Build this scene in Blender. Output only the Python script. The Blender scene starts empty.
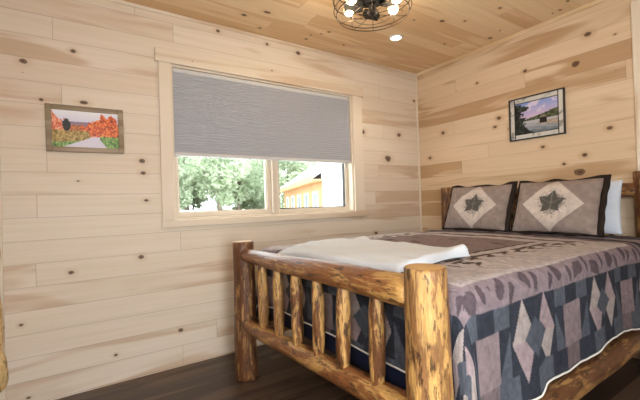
import bpy, bmesh, math, random
import numpy as np
from mathutils import Vector, Matrix, Euler, noise as mnoise
random.seed(7)
rng = np.random.default_rng(7)
SC = bpy.context.scene
COL = SC.collection
PI = math.pi

# ------------------------------------------------------------------ tagging
def tag(o, label=None, cat=None, group=None, kind=None):
    if label: o['label'] = label
    if cat: o['category'] = cat
    if group: o['group'] = group
    if kind: o['kind'] = kind
    return o

def empty(name, loc=(0, 0, 0), rot=(0, 0, 0)):
    o = bpy.data.objects.new(name, None)
    COL.objects.link(o)
    o.location = loc
    o.rotation_euler = rot
    o.empty_display_size = .1
    return o

def link_mesh(name, me, mats=None, parent=None, smooth=False):
    o = bpy.data.objects.new(name, me)
    COL.objects.link(o)
    for m in (mats if isinstance(mats, (list, tuple)) else [mats] if mats else []):
        me.materials.append(m)
    if smooth:
        me.polygons.foreach_set('use_smooth', [True] * len(me.polygons))
    if parent is not None:
        o.parent = parent
    return o

def obj(name, bm, mats=None, parent=None, smooth=False, loc=None):
    me = bpy.data.meshes.new(name)
    bmesh.ops.recalc_face_normals(bm, faces=bm.faces)
    bm.to_mesh(me)
    bm.free()
    o = link_mesh(name, me, mats, parent, smooth)
    if loc is not None:
        o.location = loc
    return o

def copy_tree(o, parent=None):
    c = o.copy()
    COL.objects.link(c)
    c.parent = parent
    for ch in list(o.children):
        copy_tree(ch, c)
    return c

# ------------------------------------------------------------------ shapes
def add_box(bm, lo, hi, bevel=0.0, mi=0, seg=1):
    lo = Vector(lo); hi = Vector(hi)
    r = bmesh.ops.create_cube(bm, size=1)
    vs = r['verts']
    for v in vs:
        v.co = Vector((lo[i] + (v.co[i] + .5) * (hi[i] - lo[i]) for i in range(3)))
    fs = set(f for v in vs for f in v.link_faces)
    for f in fs: f.material_index = mi
    if bevel:
        es = list(set(e for v in vs for e in v.link_edges))
        r2 = bmesh.ops.bevel(bm, geom=es, offset=bevel, segments=seg, affect='EDGES', profile=.5)
        for f in r2['faces']: f.material_index = mi

def add_tube(bm, pts, r, n=10, closed=False, mi=0, cap=True):
    pts = [Vector(p) for p in pts]
    N = len(pts)
    rings = []
    up = None
    for i, p in enumerate(pts):
        a = pts[(i - 1) % N] if (closed or i > 0) else p
        b = pts[(i + 1) % N] if (closed or i < N - 1) else p
        t = (b - a).normalized()
        if up is None:
            up = Vector((0, 0, 1)) if abs(t.z) < .9 else Vector((1, 0, 0))
        s = t.cross(up).normalized()
        up = s.cross(t).normalized()
        rr = r[i] if hasattr(r, '__len__') else r
        rings.append([bm.verts.new(p + (s * math.cos(2 * PI * k / n) + up * math.sin(2 * PI * k / n)) * rr) for k in range(n)])
    M = N if closed else N - 1
    for i in range(M):
        A = rings[i]; B = rings[(i + 1) % N]
        for k in range(n):
            f = bm.faces.new((A[k], A[(k + 1) % n], B[(k + 1) % n], B[k]))
            f.material_index = mi
    if cap and not closed:
        for R in (rings[0][::-1], rings[-1]):
            f = bm.faces.new(R); f.material_index = mi

def add_lathe(bm, prof, n=24, c=(0, 0, 0), mi=0):
    c = Vector(c)
    rings = []
    for (r, z) in prof:
        if r < 1e-6:
            rings.append([bm.verts.new(c + Vector((0, 0, z)))])
        else:
            rings.append([bm.verts.new(c + Vector((r * math.cos(2 * PI * k / n), r * math.sin(2 * PI * k / n), z))) for k in range(n)])
    for A, B in zip(rings, rings[1:]):
        for k in range(n):
            k2 = (k + 1) % n
            if len(A) == 1 and len(B) == 1: continue
            if len(A) == 1: f = bm.faces.new((A[0], B[k2], B[k]))
            elif len(B) == 1: f = bm.faces.new((A[k], A[k2], B[0]))
            else: f = bm.faces.new((A[k], A[k2], B[k2], B[k]))
            f.material_index = mi

def grid_mesh(name, P, C=None, mats=None, parent=None, smooth=True, flip=False):
    """P [n,m,3] positions, C [n,m,3] colours -> one mesh object"""
    n, m = P.shape[:2]
    idx = np.arange(n * m).reshape(n, m)
    a, b, c, d = idx[:-1, :-1].ravel(), idx[1:, :-1].ravel(), idx[1:, 1:].ravel(), idx[:-1, 1:].ravel()
    F = np.stack([a, b, c, d] if not flip else [a, d, c, b], 1)
    me = bpy.data.meshes.new(name)
    me.from_pydata(P.reshape(-1, 3).tolist(), [], F.tolist())
    if C is not None:
        at = me.color_attributes.new('Col', 'FLOAT_COLOR', 'POINT')
        cc = np.ones((n * m, 4), np.float32); cc[:, :3] = C.reshape(-1, 3)
        at.data.foreach_set('color', cc.ravel())
    return link_mesh(name, me, mats, parent, smooth)

# ------------------------------------------------------------------ materials
class NT:
    def __init__(s, name):
        s.m = bpy.data.materials.new(name); s.m.use_nodes = True
        s.t = s.m.node_tree; s.b = s.t.nodes['Principled BSDF']
        s.out = s.t.nodes['Material Output']
    def put(s, sock, v):
        if isinstance(v, bpy.types.NodeSocket): s.t.links.new(v, sock)
        elif v is not None:
            if sock.type == 'RGBA' and len(v) == 3: v = (*v, 1)
            sock.default_value = v
    def M(s, op, a, b=None, c=None, clamp=False):
        n = s.t.nodes.new('ShaderNodeMath'); n.operation = op; n.use_clamp = clamp
        for i, v in enumerate((a, b, c)): s.put(n.inputs[i], v)
        return n.outputs[0]
    def mix(s, f, a, b, mode='MIX'):
        n = s.t.nodes.new('ShaderNodeMix'); n.data_type = 'RGBA'; n.blend_type = mode
        s.put(n.inputs[0], f); s.put(n.inputs[6], a); s.put(n.inputs[7], b)
        return n.outputs[2]
    def xyz(s, x, y, z=0.0):
        n = s.t.nodes.new('ShaderNodeCombineXYZ')
        for i, v in enumerate((x, y, z)): s.put(n.inputs[i], v)
        return n.outputs[0]
    def coord(s):
        n = s.t.nodes.new('ShaderNodeTexCoord'); q = s.t.nodes.new('ShaderNodeSeparateXYZ')
        s.t.links.new(n.outputs['Object'], q.inputs[0])
        return n.outputs['Object'], q.outputs
    def noise(s, vec, scale=1.0, detail=2.0, rough=.5, dist=0.0):
        n = s.t.nodes.new('ShaderNodeTexNoise')
        s.put(n.inputs['Vector'], vec); s.put(n.inputs['Scale'], scale); s.put(n.inputs['Detail'], detail)
        s.put(n.inputs['Roughness'], rough); s.put(n.inputs['Distortion'], dist)
        return n.outputs[0]
    def white(s, vec):
        n = s.t.nodes.new('ShaderNodeTexWhiteNoise'); n.noise_dimensions = '3D'
        s.put(n.inputs['Vector'], vec)
        return n.outputs[0], n.outputs[1]
    def step(s, v, lo, hi):
        n = s.t.nodes.new('ShaderNodeMapRange'); n.interpolation_type = 'SMOOTHSTEP'
        s.put(n.inputs[0], v); s.put(n.inputs[1], lo); s.put(n.inputs[2], hi)
        return n.outputs[0]
    def bump(s, h, strength=.3, dist=.01):
        n = s.t.nodes.new('ShaderNodeBump')
        s.put(n.inputs['Height'], h); s.put(n.inputs['Strength'], strength); s.put(n.inputs['Distance'], dist)
        s.t.links.new(n.outputs[0], s.b.inputs['Normal'])
    def fin(s, col, rough=.6, spec=.4, metal=0.0):
        s.put(s.b.inputs['Base Color'], col); s.put(s.b.inputs['Roughness'], rough)
        s.put(s.b.inputs['Specular IOR Level'], spec); s.put(s.b.inputs['Metallic'], metal)
        return s.m

def flat(name, col, rough=.6, spec=.4, metal=0.0, var=.12, scale=30):
    s = NT(name)
    v, _ = s.coord()
    n = s.noise(v, scale, 3)
    k = s.M('MULTIPLY_ADD', n, 2 * var, 1 - var)
    return s.fin(s.mix(1.0, col, s.xyz(k, k, k), 'MULTIPLY'), rough, spec, metal)

def emit(name, col, strength):
    s = NT(name)
    s.put(s.b.inputs['Base Color'], (.8, .8, .8))
    s.put(s.b.inputs['Emission Color'], col); s.put(s.b.inputs['Emission Strength'], strength)
    return s.m

def planks(name, ua, va, h, off, L, light, mid, tan, knotc, knots=.55, rough=.5, seam=.7, spec=.35, tanbias=0.0, grain=.35, fixed=()):
    s = NT(name)
    v3, q = s.coord()
    u, v = q[ua], q[va]
    rv = s.M('DIVIDE', s.M('SUBTRACT', v, off), h)
    row = s.M('FLOOR', rv); fr = s.M('FRACT', rv)
    rr, _ = s.white(s.xyz(row, 3.3, .5))
    uu = s.M('ADD', s.M('DIVIDE', u, L), s.M('MULTIPLY', rr, 7.31))
    cl = s.M('FLOOR', uu); fu = s.M('FRACT', uu)
    bid, bcol = s.white(s.xyz(row, cl, 1.7))
    sh = s.M('MULTIPLY', bid, 23.0)
    g1 = s.noise(s.xyz(s.M('ADD', s.M('MULTIPLY', u, 1.5), sh), s.M('ADD', s.M('MULTIPLY', v, 42), sh), sh), 1.0, 4, .6, .6)
    g2 = s.noise(s.xyz(s.M('ADD', s.M('MULTIPLY', u, .9), sh), s.M('ADD', s.M('MULTIPLY', v, 7), sh), sh), 1.0, 2, .5, .8)
    # heart wood bands with soft borders
    heart = s.step(s.M('ADD', g2, s.M('MULTIPLY_ADD', bid, .34, -.17 + tanbias)), .50, .66)
    b2, _ = s.white(s.xyz(row, cl, 8.1))
    base = s.mix(b2, light, mid)
    col = s.mix(heart, base, tan)
    gk = s.M('MULTIPLY_ADD', g1, grain, 1 - grain * .5)
    col = s.mix(1.0, col, s.xyz(gk, gk, s.M('MULTIPLY', gk, gk)), 'MULTIPLY')
    # knots
    for (su, sv, thr, rad, sd) in ((2.1, 3.3, knots, .060, 0.0), (4.0, 5.6, knots + .08, .055, 5.5)):
        vn = s.t.nodes.new('ShaderNodeTexVoronoi'); vn.voronoi_dimensions = '2D'; vn.feature = 'F1'
        wob = s.noise(v3, 25, 2)
        s.put(vn.inputs['Vector'], s.xyz(s.M('ADD', s.M('MULTIPLY', u, su * .8), sd), s.M('ADD', s.M('MULTIPLY', v, sv), sd)))
        s.put(vn.inputs['Scale'], 1.0)
        d = s.M('ADD', vn.outputs['Distance'], s.M('MULTIPLY_ADD', wob, .02, -.01))
        cs = s.t.nodes.new('ShaderNodeSeparateColor'); s.t.links.new(vn.outputs['Color'], cs.inputs[0])
        has = s.M('GREATER_THAN', cs.outputs[0], thr)
        R = s.M('MULTIPLY_ADD', s.M('MULTIPLY', cs.outputs[1], cs.outputs[1]), rad, .012)
        core = s.M('MULTIPLY', has, s.M('SUBTRACT', 1.0, s.step(d, s.M('MULTIPLY', R, .55), R)))
        halo = s.M('MULTIPLY', has, s.M('SUBTRACT', 1.0, s.step(d, R, s.M('MULTIPLY', R, 2.6))))
        col = s.mix(s.M('MULTIPLY', halo, .45), col, tan)
        col = s.mix(s.M('MULTIPLY', core, .9), col, knotc)
    if fixed:
        wob = s.noise(v3, 30, 2)
        pt = s.xyz(s.M('DIVIDE', u, 1.35), v)
        dm = 50.0
        for (ku, kv, kr) in fixed:
            n = s.t.nodes.new('ShaderNodeVectorMath'); n.operation = 'DISTANCE'
            s.put(n.inputs[0], pt); n.inputs[1].default_value = (ku / 1.35, kv, 0)
            dm = s.M('MINIMUM', dm, s.M('DIVIDE', n.outputs['Value'], kr))
        dm = s.M('ADD', dm, s.M('MULTIPLY_ADD', wob, .8, -.4))
        col = s.mix(s.M('MULTIPLY_ADD', s.step(dm, 1.0, 3.2), -.5, .5), col, tan)
        ringk = s.M('MULTIPLY_ADD', s.M('SINE', s.M('MULTIPLY', dm, 9.0)), .12, .88)
        col = s.mix(s.M('MULTIPLY', s.M('SUBTRACT', 1.0, s.step(dm, .7, 1.15)), ringk), col, knotc)
    e1 = s.M('MINIMUM', fr, s.M('SUBTRACT', 1.0, fr))
    sm = s.M('SUBTRACT', 1.0, s.step(e1, .006, .0022 / h))
    e2 = s.M('MINIMUM', fu, s.M('SUBTRACT', 1.0, fu))
    se = s.M('SUBTRACT', 1.0, s.step(e2, .0003, .0022 / L))
    sa = s.M('MAXIMUM', sm, se)
    col = s.mix(s.M('MULTIPLY', sa, 1 - seam), col, knotc)
    s.bump(s.M('SUBTRACT', s.M('MULTIPLY', g1, .15), sa), .35, .004)
    return s.fin(col, rough, spec)

def logmat(name, gold, brown, dark, thr=.5, rough=.36, k=1.0):
    s = NT(name)
    v3, q = s.coord()
    oi = s.t.nodes.new('ShaderNodeObjectInfo')
    rnd = s.M('MULTIPLY', oi.outputs['Random'], 40.0)
    x = s.M('ADD', q[0], rnd)
    vec1 = s.xyz(s.M('MULTIPLY', x, 30 * k), s.M('MULTIPLY', q[1], 30 * k), s.M('MULTIPLY', q[2], 6 * k))
    vec2 = s.xyz(s.M('MULTIPLY', x, 110), s.M('MULTIPLY', q[1], 110), s.M('MULTIPLY', q[2], 12))
    n1 = s.noise(vec1, 1.0, 4, .65, .5)
    n2 = s.noise(vec2, 1.0, 4, .7, .3)
    m = s.step(s.M('ADD', n1, s.M('MULTIPLY_ADD', n2, .5, -.25)), thr - .05, thr + .07)
    col = s.mix(m, gold, brown)
    gk = s.M('MULTIPLY_ADD', n2, 1.7, .12)
    col = s.mix(1.0, col, s.xyz(gk, gk, gk), 'MULTIPLY')
    n3 = s.noise(s.xyz(s.M('MULTIPLY', x, 48), s.M('MULTIPLY', q[1], 48), s.M('MULTIPLY', q[2], 13)), 1.0, 3, .7)
    fl = s.step(n3, .555, .63)
    col = s.mix(s.M('MULTIPLY', fl, .75), col, dark)
    s.bump(s.M('ADD', s.M('MULTIPLY', m, .35), n2), .5, .006)
    return s.fin(col, rough, .45)

def endgrain(name, a, b):
    s = NT(name)
    v3, q = s.coord()
    w = s.noise(v3, 14, 2)
    r = s.M('SQRT', s.M('ADD', s.M('MULTIPLY', q[0], q[0]), s.M('MULTIPLY', q[1], q[1])))
    k = s.M('SINE', s.M('ADD', s.M('MULTIPLY', r, 900), s.M('MULTIPLY', w, 9)))
    return s.fin(s.mix(s.M('MULTIPLY_ADD', k, .35, .5), a, b), .55)

def attr_mat(name, rough=.85, bumpscale=160, bstr=.25, var=.25, varscale=28, spec=.2, quilt=False, sheen=0.0):
    s = NT(name)
    v3, q = s.coord()
    a = s.t.nodes.new('ShaderNodeAttribute'); a.attribute_name = 'Col'
    n = s.noise(v3, varscale, 4, .65)
    k = s.M('MULTIPLY_ADD', n, 2 * var, 1 - var)
    col = s.mix(1.0, a.outputs['Color'], s.xyz(k, k, k), 'MULTIPLY')
    h = s.noise(v3, bumpscale, 3)
    if quilt:
        h2 = s.noise(v3, 22, 3, .6, 1.2)
        h = s.M('ADD', s.M('MULTIPLY', h, .35), s.M('MULTIPLY', h2, 1.6))
    s.bump(h, bstr, .01)
    if sheen:
        s.put(s.b.inputs['Sheen Weight'], sheen)
    return s.fin(col, rough, spec)

# ---------- wood
CREAM = (.86, .74, .57); MIDW = (.80, .645, .455); TANW = (.64, .455, .27); KNOT = (.085, .04, .02)
KW = [(-0.77, 1.755, 0.0215), (-0.288, 1.764, 0.02), (-0.454, 1.514, 0.03), (-0.045, 2.146, 0.0128), (-3.083, 0.723, 0.0116), (-2.705, 0.774, 0.0128), (-2.469, 0.247, 0.0129), (-2.862, 0.177, 0.0085), (-3.046, 2.056, 0.0114), (-3.283, 1.95, 0.0149), (-2.684, 1.404, 0.0148), (-2.68, 1.324, 0.0129), (-3.206, 1.74, 0.0096), (-1.462, 2.368, 0.0166), (-1.75, 2.382, 0.0109), (-2.148, 2.392, 0.0123), (-3.319, 0.461, 0.0084), (-2.795, 1.611, 0.0072), (-0.648, 0.785, 0.0145)]
KH = [(-1.571, 2.229, 0.0171), (-1.487, 2.043, 0.0208), (-1.487, 1.255, 0.0273), (-1.52, 1.374, 0.0141), (-0.318, 1.751, 0.015), (-0.897, 1.775, 0.0156), (-1.129, 2.108, 0.0122), (-1.673, 1.54, 0.0134), (-1.243, 1.473, 0.0118), (-1.386, 1.324, 0.0101), (-0.147, 1.522, 0.014), (-0.858, 1.705, 0.0118), (-0.704, 2.136, 0.0102)]
KC = [(-0.715, -0.889, 0.0171), (-0.358, -0.638, 0.0118), (-0.56, -0.979, 0.0103), (-0.914, -0.791, 0.0113), (-1.116, -0.187, 0.0116), (-1.361, -0.317, 0.0119), (-1.397, -0.258, 0.009), (-1.458, -0.204, 0.009), (-1.456, -0.124, 0.0123), (-0.112, -0.909, 0.0165), (0.06, -1.19, 0.0134), (-2.033, -0.225, 0.016), (-1.857, -0.107, 0.0115), (-0.088, -1.435, 0.011), (-0.505, -1.223, 0.0107)]
m_wallx = planks('pine_boards', 0, 2, .131, .009, 2.6, (.78, .69, .58), (.73, .62, .50), (.63, .48, .35), KNOT, .88, .5, .66, .3, -.035, .24, KW)
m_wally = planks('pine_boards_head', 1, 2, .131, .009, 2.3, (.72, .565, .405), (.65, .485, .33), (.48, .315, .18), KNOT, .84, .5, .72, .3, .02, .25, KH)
m_ceil = planks('pine_ceiling_boards', 0, 1, .131, .03, 2.6, (.86, .67, .43), (.81, .60, .37), (.72, .49, .27), KNOT, .74, .45, .82, .35, .02, .3, KC)
m_floor = planks('dark_floor_boards', 0, 1, .125, .02, 1.2, (.050, .030, .021), (.030, .018, .013), (.105, .066, .045), (.012, .008, .006), .93, .33, .55, .45, .06, .9)
m_wallf = planks('low_bounce_boards', 0, 2, .131, .009, 2.6, (.22, .14, .08), (.18, .11, .06), (.14, .08, .04), KNOT, .7)  # unseen front wall, darkened so it bounces less light onto the bed
m_trim = planks('pine_trim', 2, 1, 9., -3, 9, (.78, .685, .565), (.78, .685, .565), (.66, .52, .385), KNOT, .8, .5, 1., .3, -.08, .2)
m_trimx = planks('pine_trim_long', 0, 2, 9., -3, 9, (.78, .685, .565), (.78, .685, .565), (.66, .52, .385), KNOT, .8, .5, 1., .3, -.08, .2)
GOLD = (.60, .345, .115); BROWN = (.15, .058, .020); DARKB = (.028, .013, .007)
m_logg = logmat('peeled_log_gold', GOLD, (.26, .125, .045), DARKB, .465)
m_logt = logmat('peeled_log_rail', GOLD, (.24, .092, .030), DARKB, .44, .30, .55)
m_logm = logmat('peeled_log_mixed', GOLD, BROWN, DARKB, .49)
m_logr = logmat('peeled_log_red', (.42, .225, .08), (.13, .052, .022), DARKB, .42)
m_end = endgrain('log_end_grain', (.62, .40, .18), (.46, .26, .10))

# ================================================================== SETTING
X0, Y0, H = -3.43, -3.7, 2.44
T = .14
def struct(name, bm, m, smooth=False):
    o = obj(name, bm, m, None, smooth); o['kind'] = 'structure'; return o

bm = bmesh.new(); add_box(bm, (X0 - T, Y0 - T, -.12), (T, T, 0)); struct('floor', bm, m_floor)
bm = bmesh.new(); add_box(bm, (X0 - T, Y0 - T, H), (T, T, H + .15)); struct('ceiling', bm, m_ceil)
# window wall with an opening
WX0, WX1, WZ0, WZ1 = -2.49, -.905, 1.005, 2.08
def wall_with_hole_y(name, y0, y1, x0, x1, hx0, hx1, hz0, hz1, m):
    bm = bmesh.new()
    add_box(bm, (x0, y0, 0), (hx0, y1, H)); add_box(bm, (hx1, y0, 0), (x1, y1, H))
    add_box(bm, (hx0, y0, hz1), (hx1, y1, H))
    if hz0 > 0: add_box(bm, (hx0, y0, 0), (hx1, y1, hz0))
    return struct(name, bm, m)
wall_with_hole_y('wall_back', 0, T, X0 - T, T, WX0, WX1, WZ0, WZ1, m_wallx)
bm = bmesh.new(); add_box(bm, (0, Y0, 0), (T, 0, H)); struct('wall_right', bm, m_wally)
SY0, SY1, SZ0, SZ1 = -3.45, -2.55, .80, 2.05
bm = bmesh.new()
add_box(bm, (X0 - T, Y0, 0), (X0, SY0, H)); add_box(bm, (X0 - T, SY1, 0), (X0, 0, H))
add_box(bm, (X0 - T, SY0, 0), (X0, SY1, SZ0)); add_box(bm, (X0 - T, SY0, SZ1), (X0, SY1, H))
struct('wall_left', bm, m_wally)
DX0, DX1, DZ1 = -3.30, -2.40, 2.05
wall_with_hole_y('wall_front', Y0 - T, Y0, X0 - T, T, DX0, DX1, 0, DZ1, m_wallf)

# corner and ceiling trim
bm = bmesh.new(); add_box(bm, (-.017, -.017, 0), (-.0005, -.0005, H - .002), .003); struct('trim_1', bm, m_trim)
bm = bmesh.new(); add_box(bm, (X0 + .0005, -.02, 0), (X0 + .042, -.0005, H - .002), .003); struct('trim_2', bm, m_trim)
bm = bmesh.new(); add_box(bm, (X0 + .045, -.011, H - .026), (-.02, -.0005, H - .001), .003); struct('trim_3', bm, m_trimx)
m_trimy = planks('pine_trim_cross', 1, 2, 9., -3, 9, (.80, .66, .47), (.80, .66, .47), (.66, .47, .28), KNOT, .8, .5, 1., .3, -.08, .2)
bm = bmesh.new(); add_box(bm, (-.011, Y0 + .01, H - .03), (-.0005, -.02, H - .001), .003); struct('trim_4', bm, m_trimy)
# casing of the opening at the right end of the head wall
bm = bmesh.new(); add_box(bm, (-.018, -1.915, 0), (-.0005, -1.815, 2.335), .004); struct('trim_5', bm, m_trim)

bm = bmesh.new(); add_box(bm, (-.018, -2.815, 0), (-.0005, -2.715, 2.335), .004); add_box(bm, (-.018, -2.714, 2.235), (-.0005, -1.916, 2.335), .004); struct('trim_6', bm, m_trim)
m_doorw = planks('pine_door_boards', 1, 2, .131, .009, 9., (.72, .57, .41), (.66, .50, .34), (.50, .33, .19), KNOT, .7, .5, .7, .3, -.02, .25)
d2 = empty('door_2', (0, 0, 0)); d2['kind'] = 'structure'
bm = bmesh.new(); add_box(bm, (-.010, -2.712, .012), (-.0008, -1.918, 2.232), .002); obj('door_panel', bm, m_doorw, d2)
bm = bmesh.new(); add_lathe(bm, [(0, 0), (.024, 0), (.024, .006), (.010, .012), (.010, .035), (.026, .045), (.026, .062), (0, .07)], 18); kn = obj('door_knob', bm, flat('dark_knob', (.03, .025, .02), .4, .5, .6), d2, True)
kn.location = (-.011, -2.64, 1.0); kn.rotation_euler = (0, math.radians(-90), 0)

# ---------------------------------------------------------------- window
m_jamb = flat('window_jamb_pine', (.74, .65, .53), .5)
m_vinyl = flat('window_sash_tan', (.68, .60, .50), .45, var=.05)
m_black = flat('black_gasket', (.03, .03, .03), .5)
sg = NT('window_glass')
tr = sg.t.nodes.new('ShaderNodeBsdfTransparent'); gl = sg.t.nodes.new('ShaderNodeBsdfGlossy'); mx = sg.t.nodes.new('ShaderNodeMixShader')
tr.inputs[0].default_value = (.95, .98, .97, 1); gl.inputs['Roughness'].default_value = .02
mx.inputs[0].default_value = .06
sg.t.links.new(tr.outputs[0], mx.inputs[1]); sg.t.links.new(gl.outputs[0], mx.inputs[2]); sg.t.links.new(mx.outputs[0], sg.out.inputs[0])
m_glass = sg.m

win = empty('window_1', (0, 0, 0)); win['kind'] = 'structure'
bm = bmesh.new()
add_box(bm, (-2.572, -.02, WZ0), (-2.492, -.0005, WZ1), .003)
add_box(bm, (-.903, -.02, WZ0), (-.79, -.0005, WZ1), .003)
obj('casing', bm, m_trim, win)
bm = bmesh.new(); add_box(bm, (-2.592, -.024, WZ1 + .0005), (-.765, -.0005, 2.172), .003); obj('head_casing', bm, m_trimx, win)
bm = bmesh.new(); add_box(bm, (-2.575, -.02, .955), (-.765, -.0005, WZ0 - .0005), .003); obj('sill_casing', bm, m_trimx, win)
bm = bmesh.new()
add_box(bm, (WX0, .001, WZ0), (WX0 + .012, T, WZ1)); add_box(bm, (WX1 - .012, .001, WZ0), (WX1, T, WZ1))
add_box(bm, (WX0 + .012, .001, WZ0), (WX1 - .012, T, WZ0 + .012)); add_box(bm, (WX0 + .012, .001, WZ1 - .012), (WX1 - .012, T, WZ1))
obj('jamb', bm, m_jamb, win)
FY0, FY1 = .065, .115
XL, XR = WX0 + .012, WX1 - .012
MID = -1.70
def ring(bm, x0, x1, z0, z1, w, y0, y1, b=.003):
    add_box(bm, (x0, y0, z0), (x0 + w, y1, z1), b); add_box(bm, (x1 - w, y0, z0), (x1, y1, z1), b)
    add_box(bm, (x0 + w, y0, z0), (x1 - w, y1, z0 + w), b); add_box(bm, (x0 + w, y0, z1 - w), (x1 - w, y1, z1), b)
bm = bmesh.new(); add_box(bm, (MID - .022, .03, WZ0 + .012), (MID + .022, FY1 + .01, WZ1 - .012), .003); obj('mullion', bm, m_vinyl, win)
for (a, b) in ((XL, MID - .022), (MID + .022, XR)):
    bm = bmesh.new(); ring(bm, a, b, WZ0 + .012, WZ1 - .012, .034, FY0, FY1); sash = obj('sash', bm, m_vinyl, win)
    bm = bmesh.new(); ring(bm, a + .034, b - .034, WZ0 + .046, WZ1 - .046, .007, FY0 + .012, FY1 - .01, 0); obj('gasket', bm, m_black if a > MID else m_vinyl, sash)
    bm = bmesh.new(); add_box(bm, (a + .03, .085, WZ0 + .042), (b - .03, .091, WZ1 - .042)); obj('glass', bm, m_glass, sash)

# unseen glass door added behind the camera as an opening for fill light
dr = empty('added_door', (0, 0, 0)); dr['kind'] = 'structure'
bm = bmesh.new(); ring(bm, DX0, DX1, 0.0, DZ1, .07, Y0 - .10, Y0 - .04); obj('door_frame', bm, m_jamb, dr)
bm = bmesh.new(); add_box(bm, (DX0 + .07, Y0 - .095, .07), (DX1 - .07, Y0 - .045, .25), .003); obj('kick_rail', bm, m_jamb, dr)
bm = bmesh.new(); add_box(bm, (DX0 + .06, Y0 - .073, .06), (DX1 - .06, Y0 - .067, DZ1 - .06)); obj('glass', bm, m_glass, dr)

added_win = empty('added_window', (0, 0, 0)); added_win['kind'] = 'structure'  # unseen side window, added to bring fill light onto the footboard
bm = bmesh.new()
for (ya_, yb_, za_, zb_) in ((SY0, SY0 + .06, SZ0, SZ1), (SY1 - .06, SY1, SZ0, SZ1), (SY0 + .06, SY1 - .06, SZ0, SZ0 + .06), (SY0 + .06, SY1 - .06, SZ1 - .06, SZ1)):
    add_box(bm, (X0 - .10, ya_, za_), (X0 - .04, yb_, zb_), .003)
obj('window_frame', bm, m_jamb, added_win)
bm = bmesh.new(); add_box(bm, (X0 - .073, SY0 + .05, SZ0 + .05), (X0 - .067, SY1 - .05, SZ1 - .05)); obj('glass', bm, m_glass, added_win)

# ---------------------------------------------------------------- blind
def shade_fabric():
    s = NT('cellular_shade_cloth')
    v3, q = s.coord()
    n = s.noise(v3, 90, 3)
    k = s.M('MULTIPLY_ADD', n, .04, .98)
    col = s.mix(1.0, (.45, .465, .52), s.xyz(k, k, k), 'MULTIPLY')
    s.fin(col, .9, .1)
    tl = s.t.nodes.new('ShaderNodeBsdfTranslucent'); tl.inputs[0].default_value = (.40, .40, .42, 1)
    m2 = s.t.nodes.new('ShaderNodeMixShader'); m2.inputs[0].default_value = .10
    s.t.links.new(s.b.outputs[0], m2.inputs[1]); s.t.links.new(tl.outputs[0], m2.inputs[2]); s.t.links.new(m2.outputs[0], s.out.inputs[0])
    return s.m
m_shade = shade_fabric()
m_rail = flat('shade_rail_grey', (.62, .62, .63), .5, var=.04)
BX0, BX1 = WX0 + .015, WX1 - .015
bl = empty('window_shade', (0, .03, 0))
tag(bl, 'grey pleated cellular shade lowered halfway over the window', 'blind')
bm = bmesh.new(); add_box(bm, (BX0, -.02, 2.035), (BX1, .025, 2.066), .004); obj('headrail', bm, m_rail, bl)
bm = bmesh.new(); add_box(bm, (BX0, -.02, 1.452), (BX1, .022, 1.476), .006, seg=2); obj('bottom_rail', bm, m_rail, bl)
bm = bmesh.new()
z = 2.035; pl = .019; prevf = None
prof = []
n_pl = int((2.035 - 1.476) / pl)
for i in range(n_pl + 1):
    zz = 2.035 - (2.035 - 1.476) * i / n_pl
    prof.append((-.016, zz))
    if i < n_pl: prof.append((-.0125, zz - (2.035 - 1.476) / n_pl * .5))
fr_ = [(y, z_) for y, z_ in prof] + [(-y + .002, z_) for y, z_ in prof[::-1]]
A = [bm.verts.new((BX0 + .002, y, z_)) for y, z_ in fr_]; B = [bm.verts.new((BX1 - .002, y, z_)) for y, z_ in fr_]
for i in range(len(fr_)):
    j = (i + 1) % len(fr_)
    bm.faces.new((A[i], A[j], B[j], B[i]))
obj('shade_cloth', bm, m_shade, bl)

# ================================================================== LOGS
def log_mesh(L, r0, r1, seed, seg=22, bend=.004, lump=.075, tenon=0.0, chamfer=.006, dome=0.0):
    """log along +z from 0 to L, hand-peeled surface; material 0 skin, 1 end grain"""
    n = max(8, int(L / .03))
    rings = []
    zs = [0, chamfer] + [chamfer + (L - 2 * chamfer) * i / n for i in range(1, n)] + [L - chamfer, L]
    bm = bmesh.new()
    o = Vector((seed * 3.17, seed * 1.31, seed * .77))
    for i, z in enumerate(zs):
        t = z / L
        r = r0 + (r1 - r0) * t
        if tenon:
            d = min(z, L - z)
            if d < tenon: r *= .72 + .28 * (d / tenon)
        if i == 0 or i == len(zs) - 1: r -= chamfer * .8
        cx = bend * mnoise.noise(o + Vector((0, 0, z * 2.2))); cy = bend * mnoise.noise(o + Vector((9, 0, z * 2.2)))
        ring_ = []
        for k in range(seg):
            a = 2 * PI * k / seg
            d = Vector((math.cos(a), math.sin(a), 0))
            w = mnoise.noise(o + Vector((d.x * 1.3, d.y * 1.3, z * 3.5))) * lump + mnoise.noise(o + Vector((d.x * 4, d.y * 4, z * 9))) * lump * .55
            ring_.append(bm.verts.new((cx + d.x * r * (1 + w), cy + d.y * r * (1 + w), z)))
        rings.append(ring_)
    for A_, B_ in zip(rings, rings[1:]):
        for k in range(seg):
            f = bm.faces.new((A_[k], A_[(k + 1) % seg], B_[(k + 1) % seg], B_[k])); f.smooth = True
    for R_, z_ in ((rings[0][::-1], 0 - dome), (rings[-1], L + dome)):
        c = bm.verts.new((R_[0].co + R_[seg // 2].co) / 2); c.co.z = z_
        for k in range(seg):
            f = bm.faces.new((R_[k], R_[(k + 1) % seg], c)); f.material_index = 1
    return bm

def log(name, p, q, r0, r1, seed, m, parent, **kw):
    p = Vector(p); q = Vector(q)
    bm = log_mesh((q - p).length, r0, r1, seed, **kw)
    o = obj(name, bm, [m, m_end], parent)
    o.rotation_mode = 'QUATERNION'
    o.rotation_quaternion = (q - p).to_track_quat('Z', 'Y')
    o.location = p - Vector(parent.location)
    return o

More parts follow.
